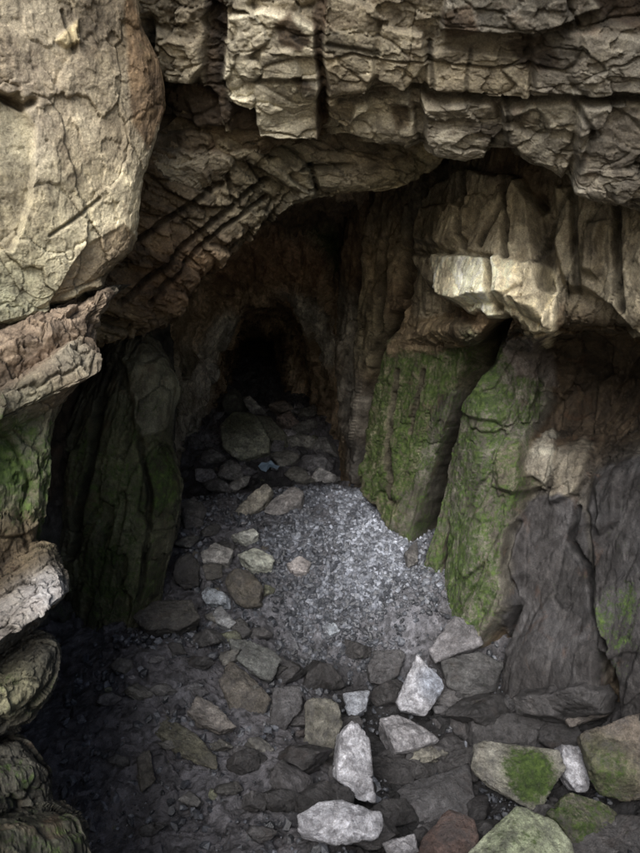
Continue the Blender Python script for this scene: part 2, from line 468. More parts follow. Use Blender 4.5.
roof_st = [(t[0], t[1] * (0.5 if t[1] > 0 else 1)) + tuple(t[2:]) for t in roof_st]
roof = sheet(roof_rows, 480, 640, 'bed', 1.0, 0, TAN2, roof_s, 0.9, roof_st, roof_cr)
roof = make_parts('cave_ceiling', roof, ROCK, {1: ('roof_block', 'pale cream squared block in the cave roof'), 2: ('roof_block', 'tan knob left of the dark groove in the roof'), 3: ('roof_block', 'big grey block in the right of the roof brow')})
tag(roof, kind='structure')

# second set of beds, below and behind the brow, bending down to the left
CX2 = [-120, -20, 60, 115, 165, 200, 250, 287, 340, 400, 450, 520]
LIP2 = [440, 400, 365, 340, 318, 280, 236, 199, 190, 182, 160, 135]
LY2 = [5.2, 5.5, 5.8, 5.95, 6.0, 6.0, 6.0, 6.0, 6.0, 6.1, 6.2, 6.3]
r2 = lambda dy, dY: [(x, l + dy, y + dY) for x, l, y in zip(CX2, LIP2, LY2)]
beds = sheet([r2(-190, -0.5), r2(-120, -0.40), r2(-70, -0.28), r2(-25, -0.12), r2(-4, 0.0), r2(2, 0.25), r2(-16, 1.0), r2(-50, 2.2), r2(-100, 3.5)],
             340, 480, 'bed', 1.05, 11, (0.24, 0.19, 0.125),
             [(250, 165, (0.30, 0.27, 0.18), 0, 0.4), (300, 175, (0.30, 0.28, 0.22), 0, 0.4), (215, 225, TAN, 0, 0.3), (180, 180, BROWN, 0, 0.4), (230, 150, (0.2, 0.16, 0.11), 0, 0.3),
              (350, 180, TAN, 0, 0.3), (400, 180, (0.28, 0.25, 0.17), 0, 0.4), (320, 150, DKBR, 0, 0.16), (260, 145, DKBR, 0, 0.16), (380, 155, DKBR, 0, 0.2), (190, 260, (0.27, 0.17, 0.10), 0, 0.35), (150, 230, BROWN, 0, 0.4), (370, 150, BROWN, 0, 0.3)], 0.9, (),
             [([(120, 300), (165, 268), (205, 232), (250, 192), (270, 182)], 3, .10), ([(140, 240), (190, 205), (222, 186)], 3, .10), ([(300, 168), (350, 166)], 3, .08), ([(150, 300), (190, 262), (235, 222), (270, 200)], 2.5, .1),
              ([(225, 165), (232, 200)], 2.5, .08), ([(310, 165), (318, 192)], 2.5, .08)])
tag(make('rock_beds', *beds[:2], ROCK, *beds[2:4]), 'brown thin bedded rock ledge sloping down left above the tunnel arch', 'rock ledge')

# ------------------------------------------------------------------ tunnel and the funnel in front of it
rings = [
    (26.0, [(242, 395), (242, 380), (242, 365), (243, 352), (245, 346), (250, 343), (257, 342), (264, 343), (269, 346), (271, 352), (271, 365), (271, 380), (271, 395)]),
    (18.6, [(227, 425), (227, 390), (226, 362), (227, 340), (228, 330), (241, 327), (257, 326), (272, 327), (286, 329), (287, 340), (287, 362), (288, 390), (289, 425)]),
    (17.8, [(216, 430), (217, 395), (218, 372), (222, 345), (228, 326), (242, 319), (258, 317), (275, 317), (290, 320), (298, 335), (302, 355), (305, 385), (307, 430)]),
    (14.8, [(208, 440), (211, 400), (214, 380), (225, 346), (238, 320), (248, 309), (262, 305), (278, 304), (292, 308), (303, 328), (315, 352), (322, 380), (326, 440)]),
    (14.2, [(200, 450), (203, 402), (206, 380), (218, 343), (231, 314), (245, 303), (262, 298), (279, 298), (296, 301), (309, 322), (321, 348), (328, 380), (332, 450)]),
    (13.9, [(186, 470), (191, 410), (195, 378), (207, 336), (222, 302), (241, 288), (262, 284), (285, 285), (305, 289), (321, 313), (333, 345), (338, 380), (341, 470)]),
    (12.6, [(170, 500), (172, 420), (173, 378), (178, 326), (196, 283), (232, 252), (265, 240), (300, 240), (332, 252), (348, 300), (355, 350), (361, 400), (364, 500)]),
    (10.4, [(150, 540), (148, 430), (142, 378), (142, 318), (168, 262), (220, 214), (270, 196), (322, 196), (378, 210), (410, 270), (425, 330), (430, 400), (430, 540)]),
    (9.4, [(90, 600), (70, 440), (50, 378), (60, 290), (105, 215), (185, 165), (270, 140), (345, 140), (425, 165), (490, 250), (520, 330), (530, 420), (530, 600)]),
]
B2 = (0.52, 0.41, 0.30); R2 = (0.54, 0.37, 0.25)  # back rock tinted paler to make up for the dim light
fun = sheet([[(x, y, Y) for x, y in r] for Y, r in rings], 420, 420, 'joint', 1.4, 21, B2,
            [(300, 215, (0.2, 0.15, 0.1), 0, 0.6), (250, 260, R2, 0, 0.6), (290, 270, R2, 0, 0.5), (212, 370, (0.70, 0.69, 0.67), 0, 0.4), (226, 335, (0.70, 0.69, 0.67), 0, 0.3),
             (305, 320, (0.68, 0.67, 0.64), 0, 0.4), (318, 345, (0.68, 0.67, 0.64), 0, 0.35), (190, 300, B2, 0, 0.5), (340, 250, (0.2, 0.2, 0.12), 0.5, 0.5), (330, 300, B2, 0, 0.4),
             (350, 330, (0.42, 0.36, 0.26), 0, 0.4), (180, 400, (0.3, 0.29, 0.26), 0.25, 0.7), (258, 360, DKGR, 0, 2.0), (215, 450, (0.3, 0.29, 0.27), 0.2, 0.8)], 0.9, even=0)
cap_ring = [at(x, y, 25.9) for x, y in rings[0][1]]
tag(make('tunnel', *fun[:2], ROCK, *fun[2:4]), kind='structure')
ev, eq, ec, em = boulder(np.array(cap_ring + [p + np.array([0, 1.5, 0]) for p in cap_ring]) * [1, 1, 1], 3, 'stone', 1, 0, 20, DKBR)
tag(make('tunnel_end', ev, eq, ROCK, ec, em), kind='structure')

# ------------------------------------------------------------------ right wall
RX = [338, 360, 400, 440, 468, 494, 540, 600, 660, 760, 900, 1150]
RY = [11.5, 10.3, 9.4, 8.95, 8.65, 7.95, 7.5, 6.9, 6.3, 5.4, 4.4, 3.0]
def rr(py, *off):
    o = list(off) + [off[-1]] * (len(RX) - len(off))
    return [(x, py, y + d) for x, y, d in zip(RX, RY, o)]
G2 = (0.062, 0.060, 0.065)
right_st = [
    ([(425, 190), (470, 170), (522, 178), (546, 215), (550, 318), (524, 310), (500, 300), (470, 306), (440, 288), (428, 270)], .30, 0, .05, TAN2, 0, 3),
    ([(430, 214), (450, 208), (482, 216), (484, 246), (462, 252), (434, 246)], .12, 0, .1, TAN, 0, 3),
    ([(556, 186), (612, 194), (645, 205), (662, 300), (640, 335), (604, 296), (570, 290), (554, 250)], .22, 0, .1, TAN2, 0, 4),
    ([(590, 225), (612, 222), (604, 275), (588, 272)], .14, 0, .1, TAN, 0, 4),
    ([(441, 254), (458, 260), (474, 258), (510, 263), (515, 300), (512, 318), (504, 312), (496, 322), (486, 314), (474, 319), (460, 306), (452, 304), (448, 280)], .14, 0, .1, (0.76, 0.70, 0.54), 0, 1, .8),
    ([(512, 262), (552, 270), (560, 290), (556, 340), (546, 344), (538, 343), (536, 330), (529, 322), (522, 326), (512, 316)], .12, 0, .1, (0.66, 0.60, 0.46), 0, 2, .9),
    ([(522, 305), (544, 305), (543, 342), (526, 344)], .08, 0, 0, (0.58, 0.52, 0.38), 0, 2),
    ([(385, 340), (440, 322), (486, 330), (476, 385), (450, 448), (430, 520), (420, 600), (404, 540), (364, 474), (369, 412)], .36, .1, .1, (0.19, 0.178, 0.125), .50, 5, .9),
    ([(400, 322), (452, 312), (478, 338), (440, 352), (398, 352)], .05, 0, 0, (0.27, 0.215, 0.145), 0, 5),
    ([(444, 392), (464, 392), (450, 455), (434, 530), (424, 612), (408, 600), (402, 522), (424, 470)], .0, 0, 0, (0.11, 0.105, 0.09), .35, 0),
    ([(497, 342), (544, 332), (556, 400), (532, 440), (524, 520), (524, 600), (498, 640), (438, 640), (422, 606), (448, 500), (470, 410)], .48, -.15, .15, (0.135, 0.128, 0.112), .42, 6, .9),
    ([(505, 335), (548, 330), (560, 385), (515, 372)], .04, 0, 0, (0.15, 0.135, 0.13), 0, 6),
    ([(478, 372), (504, 362), (514, 392), (500, 420), (478, 414)], .06, 0, .1, None, .55, 6),
    ([(440, 540), (500, 500), (512, 560), (490, 630), (438, 630)], .07, 0, .1, None, .50, 6),
    ([(536, 440), (549, 428), (558, 436), (557, 470), (545, 487), (529, 477)], .13, 0, .2, (0.29, 0.275, 0.24), 0, 7),
    ([(505, 455), (529, 446), (528, 480), (545, 487), (530, 494), (506, 480)], .1, 0, .2, (0.19, 0.18, 0.14), .4, 0),
    ([(561, 446), (586, 437), (594, 445), (577, 497), (552, 502), (550, 488)], .13, 0, .2, (0.20, 0.18, 0.15), 0, 8),
    ([(594, 478), (618, 466), (620, 520), (600, 530)], .12, 0, .2, (0.22, 0.21, 0.20), 0, 0),
    ([(526, 500), (560, 492), (580, 506), (590, 560), (612, 628), (606, 680), (560, 694), (510, 690), (504, 655), (520, 600)], .20, 0, .15, G2, 0, 9, .6),
    ([(592, 472), (612, 460), (700, 440), (760, 560), (760, 720), (630, 712), (610, 640), (594, 560), (586, 510)], .20, 0, .15, G2, .08, 10, .6),
    ([(596, 590), (640, 570), (650, 640), (612, 655)], .03, 0, 0, None, .36, 10),
    ([(512, 640), (560, 615), (605, 640), (602, 680), (560, 694), (508, 680)], .12, 0, .2, G2, 0, 9, .8),
]
right_cr = [([(500, 325), (488, 360), (470, 402), (452, 462), (436, 535), (420, 625)], 5, .8), ([(396, 318), (380, 360), (366, 410), (360, 490)], 5, .6), ([(410, 290), (384, 345), (364, 400)], 4, .25),
            ([(578, 508), (572, 540), (592, 570), (596, 600), (612, 640)], 2.5, .2), ([(524, 520), (518, 560), (526, 600), (508, 650)], 2.5, .2),
            ([(430, 256), (500, 262)], 3, .15), ([(501, 262), (502, 318)], 3, .15), ([(540, 200), (550, 290)], 5, .25), ([(425, 192), (410, 250), (404, 290)], 6, .3), ([(470, 520), (462, 570), (470, 630)], 3, .12),
            ([(406, 370), (396, 430), (402, 500)], 2.5, .1), ([(430, 372), (418, 430)], 2.5, .08), ([(575, 195), (580, 290)], 4, .14), ([(620, 205), (628, 310)], 4, .16), ([(470, 175), (476, 254)], 3, .12),
            ([(510, 180), (516, 262)], 3, .12), ([(490, 250), (520, 178)], 2.5, .08), ([(360, 250), (352, 330), (345, 420)], 5, .2), ([(384, 240), (378, 330)], 4, .16)]
right = sheet([
    rr(60, 0, 0, -.2, -.6, -.9, -.8, -.8), rr(150, 0, 0, -.2, -.8, -1.2, -1.0, -1.0, -.8), rr(220, 0, 0, -.2, -.9, -1.3, -.95, -1.0, -.8), rr(290, 0, 0, -.2, -.9, -1.45, -1.15, -1.05, -.7),
    rr(325, 0, 0, -.1, -.6, -1.3, -1.1, -1.0, -.6), rr(342, 0, 0, 0, 0, -.1, .1, .4, .5, .4), rr(385, 0, 0, 0, 0, 0, .1, .9, 1.1, 1.0), rr(425, 0, 0, 0, 0, 0, .1, .75, 1.0, .9), rr(455, 0, 0, 0, 0, 0, 0, .15, .35, .3),
    rr(500, 0, 0, 0, 0, 0, 0, 0, .05, 0), rr(580, 0, 0, -.1, -.1, -.1, -.1, -.3, -.3, -.25), rr(660, .1, 0, -.2, -.3, -.3, -.4, -.7, -.65, -.5), rr(720, .1, 0, -.3, -.4, -.4, -.5, -.7, -.6, -.5), rr(800, .1, 0, -.3, -.4, -.4, -.5, -.7, -.6, -.5)],
    560, 560, 'joint', 1.0, 31, BROWN,
    [(345, 330, (0.46, 0.43, 0.38), 0, 0.4), (375, 270, (0.46, 0.38, 0.27), 0, 0.5), (365, 330, (0.42, 0.37, 0.26), 0.05, 0.4), (350, 260, (0.36, 0.26, 0.18), 0, 0.3), (345, 400, (0.36, 0.34, 0.31), 0, 0.4), (395, 300, (0.40, 0.31, 0.22), 0, 0.3), (420, 230, TAN2, 0, 0.5), (460, 210, TAN2, 0, 0.4), (500, 200, BROWN, 0, 0.4),
     (560, 230, TAN2, 0, 0.4), (600, 240, TAN2, 0, 0.4), (560, 200, DKBR, 0, 0.35), (620, 210, GREY, 0, 0.4), (440, 330, TAN2, 0, 0.35), (410, 350, OLIVE, 0.2, 0.3),
     (400, 420, GRN, 0.75, 0.45), (420, 380, GRN, 0.6, 0.3), (490, 370, GRN, 0.6, 0.3), (460, 540, GRN, 0.7, 0.4), (490, 480, GRN, 0.5, 0.35), (540, 370, DKBR, 0, 0.5),
     (610, 380, DKBR, 0, 0.6), (580, 420, DKBR, 0, 0.4), (548, 505, DKGR, 0, 0.2), (580, 560, DKGR, 0, 0.6), (600, 620, DKGR, 0.35, 0.4), (530, 570, DKGR, 0, 0.4),
     (640, 500, DKGR, 0, 0.6), (350, 460, DKGR, 0, 0.3)], 0.9, right_st, right_cr)
RW = make_parts('rock_cliff', right, ROCK, {1: ('hanging_block', 'bright cream hanging rock face'), 2: ('hanging_block', 'cream rock spur hanging lowest'), 3: ('rock_rib', 'upright tan jointed rib'), 4: ('rock_rib', 'streaked brown rib under the brow'),
    5: ('mossy_slab', 'tall green mossy slab beside the scree'), 6: ('mossy_slab', 'green mossy buttress right of the long leaning crack'), 7: ('jointed_block', 'pale grey jointed block'), 8: ('jointed_block', 'brown grey jointed block'),
    9: ('rock_bulge', 'smooth dark grey bulge'), 10: ('rock_bulge', 'dark grey bulge at the right edge')})
tag(RW, 'tall jointed rock face running from the tunnel mouth to the right edge', 'rock face')


# ------------------------------------------------------------------ left side
LW = [-420, -200, -60, 30, 90, 140, 175]
LWY = [3.0, 4.6, 5.9, 7.0, 7.9, 9.0, 10.2]
lw = lambda py, d: [(x, py, y + d) for x, y in zip(LW, LWY)]
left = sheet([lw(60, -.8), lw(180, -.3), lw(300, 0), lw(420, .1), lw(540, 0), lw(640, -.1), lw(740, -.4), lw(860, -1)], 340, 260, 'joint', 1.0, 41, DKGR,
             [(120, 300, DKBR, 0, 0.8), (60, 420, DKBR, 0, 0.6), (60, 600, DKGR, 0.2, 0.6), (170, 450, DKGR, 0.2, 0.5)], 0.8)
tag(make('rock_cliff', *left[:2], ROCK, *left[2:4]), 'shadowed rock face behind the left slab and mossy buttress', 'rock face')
BT = [(325, 108, 146, .9), (345, 102, 156, .35), (385, 80, 173, .1), (440, 50, 168, 0), (482, 45, 180, -.05), (530, 40, 174, -.05), (565, 44, 166, -.1), (612, 58, 158, -.2), (650, 64, 152, -.3), (700, 66, 150, -.4)]
brow = []
for py, a_, b_, d_ in BT:
    w_ = b_ - a_
    brow.append([(a_ + 8, py, 9.2 + d_), (a_ - 2, py, 8.2 + d_), (a_ + .12 * w_, py, 7.6 + d_), (a_ + .4 * w_, py, 7.25 + d_), (a_ + .7 * w_, py, 7.15 + d_), (a_ + .92 * w_, py, 7.35 + d_), (b_ + 2, py, 7.8 + d_), (b_ - 4, py, 9.4 + d_)])
but = sheet(brow, 300, 220, 'joint', 1.0, 51, (0.11, 0.105, 0.085),
            [(110, 480, GRN, 0.35, 0.5), (165, 395, (0.24, 0.24, 0.19), 0.15, 0.25), (100, 580, GRN, 0.4, 0.5), (165, 480, GRN, 0.5, 0.3), (140, 420, GRN, 0.25, 0.3)], 0.9,
            [([(120, 362), (160, 360), (175, 388), (165, 430), (140, 440)], .1, .1, 0, (0.2, 0.2, 0.155), .2, 0)], [([(100, 400), (90, 470), (70, 560)], 4, .15), ([(140, 440), (150, 500), (140, 600)], 3, .12)])
tag(make('rock_buttress', *but[:2], ROCK, *but[2:4]), 'dark mossy rock buttress standing in the shadowed left recess', 'rock buttress')
NL = (0.66, -0.74, -0.12)
SE = [(-520, 40), (-250, 80), (-60, 122), (-10, 136), (25, 142), (60, 158), (85, 163), (112, 164), (150, 154), (190, 143), (225, 137), (252, 132), (268, 116), (285, 102), (296, 76), (308, 52), (318, 30), (324, 8)]
srow = []
def plane_Y(px, py, n, p0):
    d = ray(px, py); t = ((p0 - CAM) @ n) / (d @ n); return d[1] * t
sn = nrm(np.array([0.62, -0.78, -0.10])); sp = at(60, 170, 4.15)
for py, e in SE:
    r_ = [(e + dx, py, plane_Y(e + dx, py, sn, sp)) for dx in (-620, -380, -220, -130, -80, -40, -12)]
    ye = plane_Y(e, py, sn, sp)
    srow.append(r_ + [(e, py, ye + .06), (e + 1, py, ye + .35), (e - 14, py, ye + 1.2)])
py, e = SE[-1]
srow.append([(x, 322, y + .35) for x, _, y in srow[-1]]); srow.append([(x, 300, y + .9) for x, _, y in srow[-1]])
slab = sheet(srow, 460, 420, 'slab', 0.75, 63, (0.34, 0.29, 0.21),
    [(85, 190, (0.46, 0.41, 0.30), 0, 0.4), (60, 260, (0.44, 0.40, 0.29), 0, 0.35), (120, 120, TAN2, 0, 0.3), (95, 12, DKBR, 0, 0.16), (85, 30, DKBR, 0, 0.10), (30, 40, TAN2, 0, 0.4), (10, 130, GREY, 0, 0.25),
     (40, 100, PINKY, 0, 0.3), (140, 60, BROWN, 0, 0.16), (125, 130, BROWN, 0, 0.12), (20, 290, (0.33, 0.34, 0.25), 0.05, 0.25), (110, 255, (0.3, 0.25, 0.19), 0, 0.15)], 0.55,
    [([(-900, 90), (22, 95), (36, 130), (30, 200), (12, 250), (-900, 280)], -.06, 0, 0, (0.30, 0.27, 0.20), 0, 0),
     ([(85, 245), (125, 225), (140, 240), (136, 262), (105, 285), (70, 300), (50, 312)], -.05, 0, -.1, (0.30, 0.25, 0.18), 0, 0),
     ([(125, -20), (142, 20), (160, 60), (170, 110), (150, 150), (136, 120), (130, 60)], 0, 0, 0, (0.17, 0.12, 0.075), 0, 0),
     ([(56, 40), (75, 20), (80, 44), (66, 50)], .04, 0, 0, (0.42, 0.35, 0.22), 0, 0)],
    [([(50, 235), (80, 215), (100, 198)], 2, .03), ([(62, 10), (74, 50)], 2, .03), ([(0, 95), (25, 108), (34, 102)], 4, .08)], soft=0.25)
tag(make('rock_slab', *slab[:2], ROCK, *slab[2:4]), 'huge tan overhanging rock slab filling the upper left corner', 'rock slab')
LE = [(286, 120, 4.7), (300, 104, 4.35), (318, 88, 4.2), (345, 84, 4.25), (350, 86, 4.02), (372, 84, 4.0), (384, 68, 4.05), (405, 54, 4.1), (450, 48, 4.0), (500, 44, 3.95), (538, 38, 3.95), (546, 50, 3.75), (560, 60, 3.6),
      (575, 67, 3.48), (592, 68, 3.42), (606, 52, 3.5), (630, 28, 3.75), (640, 44, 3.55), (652, 51, 3.4), (676, 42, 3.34), (712, 22, 3.45), (735, 6, 3.65), (745, 18, 3.4), (772, 37, 3.25), (803, 44, 3.2), (822, 73, 3.0), (900, 92, 2.8), (1000, 120, 2.5)]
lrow = []
for py, e, y in LE:
    sl_ = 0.36 if py < 330 else 0.55 if py < 400 else 0.72 if py < 740 else 0.2
    lrow.append([(e + dx, py + sl_ * min(-dx, 150) + max(0, -dx - 150) * .3, y - .0040 * -dx if dx > -300 else y - 1.1) for dx in (-520, -260, -150, -90, -50, -22, -6)] + [(e, py, y + .05), (e + 1, py, y + .3), (e - 12, py, y + 1.2)])
LG = [((-300, 285), (130, 285), (90, 318), (84, 348), (45, 378), (0, 408), (-300, 470)), ((-300, 470), (0, 408), (45, 379), (88, 346), (90, 374), (60, 405), (52, 450), (48, 530), (36, 541), (-300, 600)),
      ((-300, 600), (36, 541), (60, 545), (80, 590), (55, 612), (25, 634), (-300, 690)), ((-300, 690), (25, 634), (60, 645), (45, 690), (0, 738), (-300, 770)), ((-300, 770), (0, 738), (40, 760), (100, 820), (140, 1000), (-300, 1000))]
led = sheet(lrow, 620, 300, 'slab', 1.7, 71, (0.17, 0.155, 0.125),
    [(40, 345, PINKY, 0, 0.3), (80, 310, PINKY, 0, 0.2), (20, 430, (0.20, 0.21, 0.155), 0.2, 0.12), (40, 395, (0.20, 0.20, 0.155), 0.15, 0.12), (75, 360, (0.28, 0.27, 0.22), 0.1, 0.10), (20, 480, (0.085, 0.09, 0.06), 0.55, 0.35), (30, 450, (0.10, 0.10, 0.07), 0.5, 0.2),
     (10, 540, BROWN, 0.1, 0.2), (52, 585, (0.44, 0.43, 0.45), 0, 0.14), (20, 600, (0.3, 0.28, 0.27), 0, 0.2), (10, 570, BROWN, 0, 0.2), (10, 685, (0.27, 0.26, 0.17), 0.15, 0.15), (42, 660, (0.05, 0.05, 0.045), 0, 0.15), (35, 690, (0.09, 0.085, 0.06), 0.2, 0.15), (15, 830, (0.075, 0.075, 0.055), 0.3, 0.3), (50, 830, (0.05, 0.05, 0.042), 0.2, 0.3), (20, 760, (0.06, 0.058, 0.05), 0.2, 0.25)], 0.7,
    [(list(p), 0, 0, 0, None, None, i + 1, 1.0) for i, p in enumerate(LG)], soft=0.1)
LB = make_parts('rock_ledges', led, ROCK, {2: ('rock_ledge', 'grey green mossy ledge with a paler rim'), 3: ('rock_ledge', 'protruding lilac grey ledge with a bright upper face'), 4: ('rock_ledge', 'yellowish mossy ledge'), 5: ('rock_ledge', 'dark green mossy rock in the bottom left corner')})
tag(LB, 'stack of broken rock ledges down the left edge beneath the tan slab', 'rock ledges')

# ------------------------------------------------------------------ floor (height field)
FC = [  # px, py, depth: points the floor passes through
    (365, 488, 10.6), (300, 492, 10.3), (405, 522, 9.4), (250, 512, 9.7), (200, 520, 9.4), (330, 560, 8.3), (390, 575, 8.1), (340, 520, 9.35), (260, 560, 8.4), (200, 570, 8.2),
    (330, 625, 7.6), (400, 635, 7.45), (290, 640, 7.4), (250, 620, 7.4), (335, 655, 7.4), (395, 660, 7.35), (190, 625, 7.2), (110, 638, 6.75), (165, 642, 6.6), (150, 670, 6.15), (215, 668, 6.35), (150, 616, 7.35), (95, 622, 7.3), (220, 690, 6.2), (100, 720, 5.6),
    (180, 760, 5.35), (250, 780, 5.15), (120, 810, 4.85), (220, 850, 4.45), (330, 850, 4.25), (300, 745, 5.7), (340, 680, 7.1),
    (420, 690, 6.95), (480, 670, 7.05), (540, 710, 6.5), (620, 740, 6.0), (420, 780, 5.85), (500, 820, 5.4), (600, 850, 5.0), (420, 850, 4.95), (360, 760, 5.9),
    (340, 480, 12.6), (300, 478, 12.7), (250, 480, 12.6), (200, 482, 12.3), (270, 448, 13.7), (230, 435, 14.1), (315, 445, 13.8), (258, 410, 15.2), (258, 402, 17.0),
    (55, 760, 5.3), (60, 680, 6.3), (50, 850, 4.6)]
FP = np.array([at(*c) for c in FC] + [[0, 26, 1.3], [-1.4, 22, 1.3], [0, 1.5, 0], [-3, 1.5, -0.5], [3, 1.5, -0.2], [4, 6, 0.2], [-4, 7, 0], [3, 10, 0.6], [-4, 11, 0.4], [2, 14, 0.6], [-4, 15, 0.9], [2, 20, 1.2], [-4, 20, 1.2], [5, 3, 0], [-5, 3, -0.3]])
def tps_u(r2): return 0.5 * r2 * np.log(np.maximum(r2, 1e-12))
_n = len(FP); _A = np.zeros((_n + 3, _n + 3)); _d = FP[:, None, :2] - FP[None, :, :2]
_A[:_n, :_n] = tps_u((_d ** 2).sum(-1)) + 0.02 * np.eye(_n)
_A[:_n, _n] = 1; _A[:_n, _n + 1:] = FP[:, :2]; _A[_n, :_n] = 1; _A[_n + 1:, :_n] = FP[:, :2].T
_w = np.linalg.solve(_A, np.concatenate([FP[:, 2], [0, 0, 0]]))
def floor_z(x, y):
    x = np.atleast_1d(x).astype(float); y = np.atleast_1d(y).astype(float)
    r = _w[_n] + _w[_n + 1] * x + _w[_n + 2] * y
    for i in range(_n): r = r + _w[i] * tps_u((x - FP[i, 0]) ** 2 + (y - FP[i, 1]) ** 2)
    return r

def scree_mask(x, y):
    """where the loose gravel cone lies"""
    poly = np.array([at(*c)[:2] for c in [(265, 495, 10.2), (300, 491, 10.3), (370, 487, 10.6), (412, 515, 9.4), (424, 600, 8.0), (405, 640, 7.4), (340, 648, 7.45), (290, 640, 7.3), (262, 610, 7.6), (270, 570, 8.3), (250, 530, 9.3)]])
    ins = np.zeros(len(x), bool); j = len(poly) - 1
    for i in range(len(poly)):
        c = ((poly[i, 1] > y) != (poly[j, 1] > y)) & (x < (poly[j, 0] - poly[i, 0]) * (y - poly[i, 1]) / (poly[j, 1] - poly[i, 1] + 1e-12) + poly[i, 0])
        ins ^= c; j = i
    dm = np.full(len(x), 9.0)
    for i in range(len(poly)):
        a, b = poly[i - 1], poly[i]; ab = b - a
        t = np.clip(((x - a[0]) * ab[0] + (y - a[1]) * ab[1]) / (ab @ ab), 0, 1)
        dm = np.minimum(dm, np.hypot(x - a[0] - t * ab[0], y - a[1] - t * ab[1]))
    return np.clip(0.5 + np.where(ins, dm, -dm) / 0.8, 0, 1)

fx = np.linspace(-5.0, 5.0, 620)
fy = np.concatenate([np.linspace(1.5, 3.8, 40, endpoint=False), np.linspace(3.8, 11, 560, endpoint=False), np.linspace(11, 27, 240)])
X, Y_ = np.meshgrid(fx, fy); X = X.ravel(); Y_ = Y_.ravel()
Z = floor_z(X, Y_)
P0 = np.stack([X, Y_, Z], 1)
sm = np.clip(scree_mask(X, Y_) + 0.5 * fbm(P0 * 2.2, 3, 77), 0, 1)
f1, t1, _ = facets(P0, np.eye(3), (0.42, 0.36, 0.3), 301, 0.7, 0.5, 0.2)
f2, t2, _ = facets(P0, np.eye(3), (0.15, 0.13, 0.12), 331, 0.7, 0.6, 0.15)
f3, t3, _ = facets(P0, np.eye(3), (0.05, 0.045, 0.05), 361, 0.9, 0.9, 0.2)
Z = Z + (1 - sm) * (0.11 * f1 + 0.03 * f2) + 0.011 * f3 + sm * 0.02 * f2 + 0.05 * fbm(P0 * 1.6, 4, 55) * (1 - 0.5 * sm) + (0.022 + 0.03 * (1 - sm)) * fbm(P0 * 6, 4, 56, .6)
pile = np.clip(0.5 + np.minimum((X - 0.0) / 0.5, (7.1 - Y_) / 0.5), 0, 1); cs = np.array([0.20, 0.204, 0.226]); cd = np.array([0.112, 0.108, 0.116])  # pile masks the painted gap shade; cs carries a cool skylight tint
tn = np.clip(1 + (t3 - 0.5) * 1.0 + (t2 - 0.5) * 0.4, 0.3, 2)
cd = cd * (1 - 0.5 * np.clip(1 - np.abs(Y_ - 12.0) / 1.3, 0, 1) + 1.2 * np.clip((Y_ - 13.2) / 0.8, 0, 1))[:, None] * (1 - 0.5 * np.clip(1 - np.hypot((X - 0.3) / 1.3, (Y_ - 7.15) / 0.45), 0, 1))[:, None]; sm = np.clip(sm, 0, 1)  # darker behind the crest; shade painted along the mound front; paler towards the tunnel
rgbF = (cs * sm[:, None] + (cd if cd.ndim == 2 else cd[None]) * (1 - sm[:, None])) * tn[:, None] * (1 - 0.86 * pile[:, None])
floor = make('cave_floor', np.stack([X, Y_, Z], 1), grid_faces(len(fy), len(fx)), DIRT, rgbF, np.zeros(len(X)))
tag(floor, kind='structure')

def floor_hit(px, py, lift=0.0):
    d = ray(px, py)
    y = np.linspace(3.2, 18, 900)
    p = CAM[None] + d[None] * (y / d[1])[:, None]
    g = p[:, 2] - floor_z(p[:, 0], p[:, 1]) - lift
    k = np.argmax(g < 0)
    return y[k] if g[k] < 0 else 15.0

# ------------------------------------------------------------------ loose stones
def stone(name, label, poly, base, n=None, thick=None, lod=5, lift=None, group=None, cat='rock', heap=0.0, moss=0.0, mat=PALE, k=0.5, ridge=(), Y=None, p=60, samples=()):
    cx = np.mean([q[0] for q in poly]); cy = np.mean([q[1] for q in poly])
    y0 = floor_hit(cx, cy)
    size = math.sqrt((max(q[0] for q in poly) - min(q[0] for q in poly)) * (max(q[1] for q in poly) - min(q[1] for q in poly))) / F * y0
    th = thick if thick else 0.8 * size
    y1 = Y or floor_hit(cx, cy, lift if lift is not None else 0.7 * th + (0.10 if cy > 640 and cx > 300 and max(base) > 0.15 else 0))
    if n is None: n = (rng.uniform(-0.35, 0.35), -0.62, rng.uniform(0.55, 0.95))
    if not ridge and size > 0.15:
        w_ = max(q[0] for q in poly) - min(q[0] for q in poly); h_ = max(q[1] for q in poly) - min(q[1] for q in poly)
        a_, b_ = rng.uniform(-.22, .22, 2); c_ = rng.uniform(-.02, .16)
        ridge = [(cx + a_ * w_ - .14 * w_, cy + c_ * h_, .20 * size), (cx + b_ * w_ + .14 * w_, cy + c_ * h_ + rng.uniform(-.12, .12) * h_, .17 * size)]
    smp = list(samples) + ([(cx, cy, base, moss, size)] if moss else [])
    return rock(name, label, cat, poly, y1, n, th, base, 'stone', k, lod, 0.85, ridge, smp, mat, p, int(cx * 7 + cy), group)

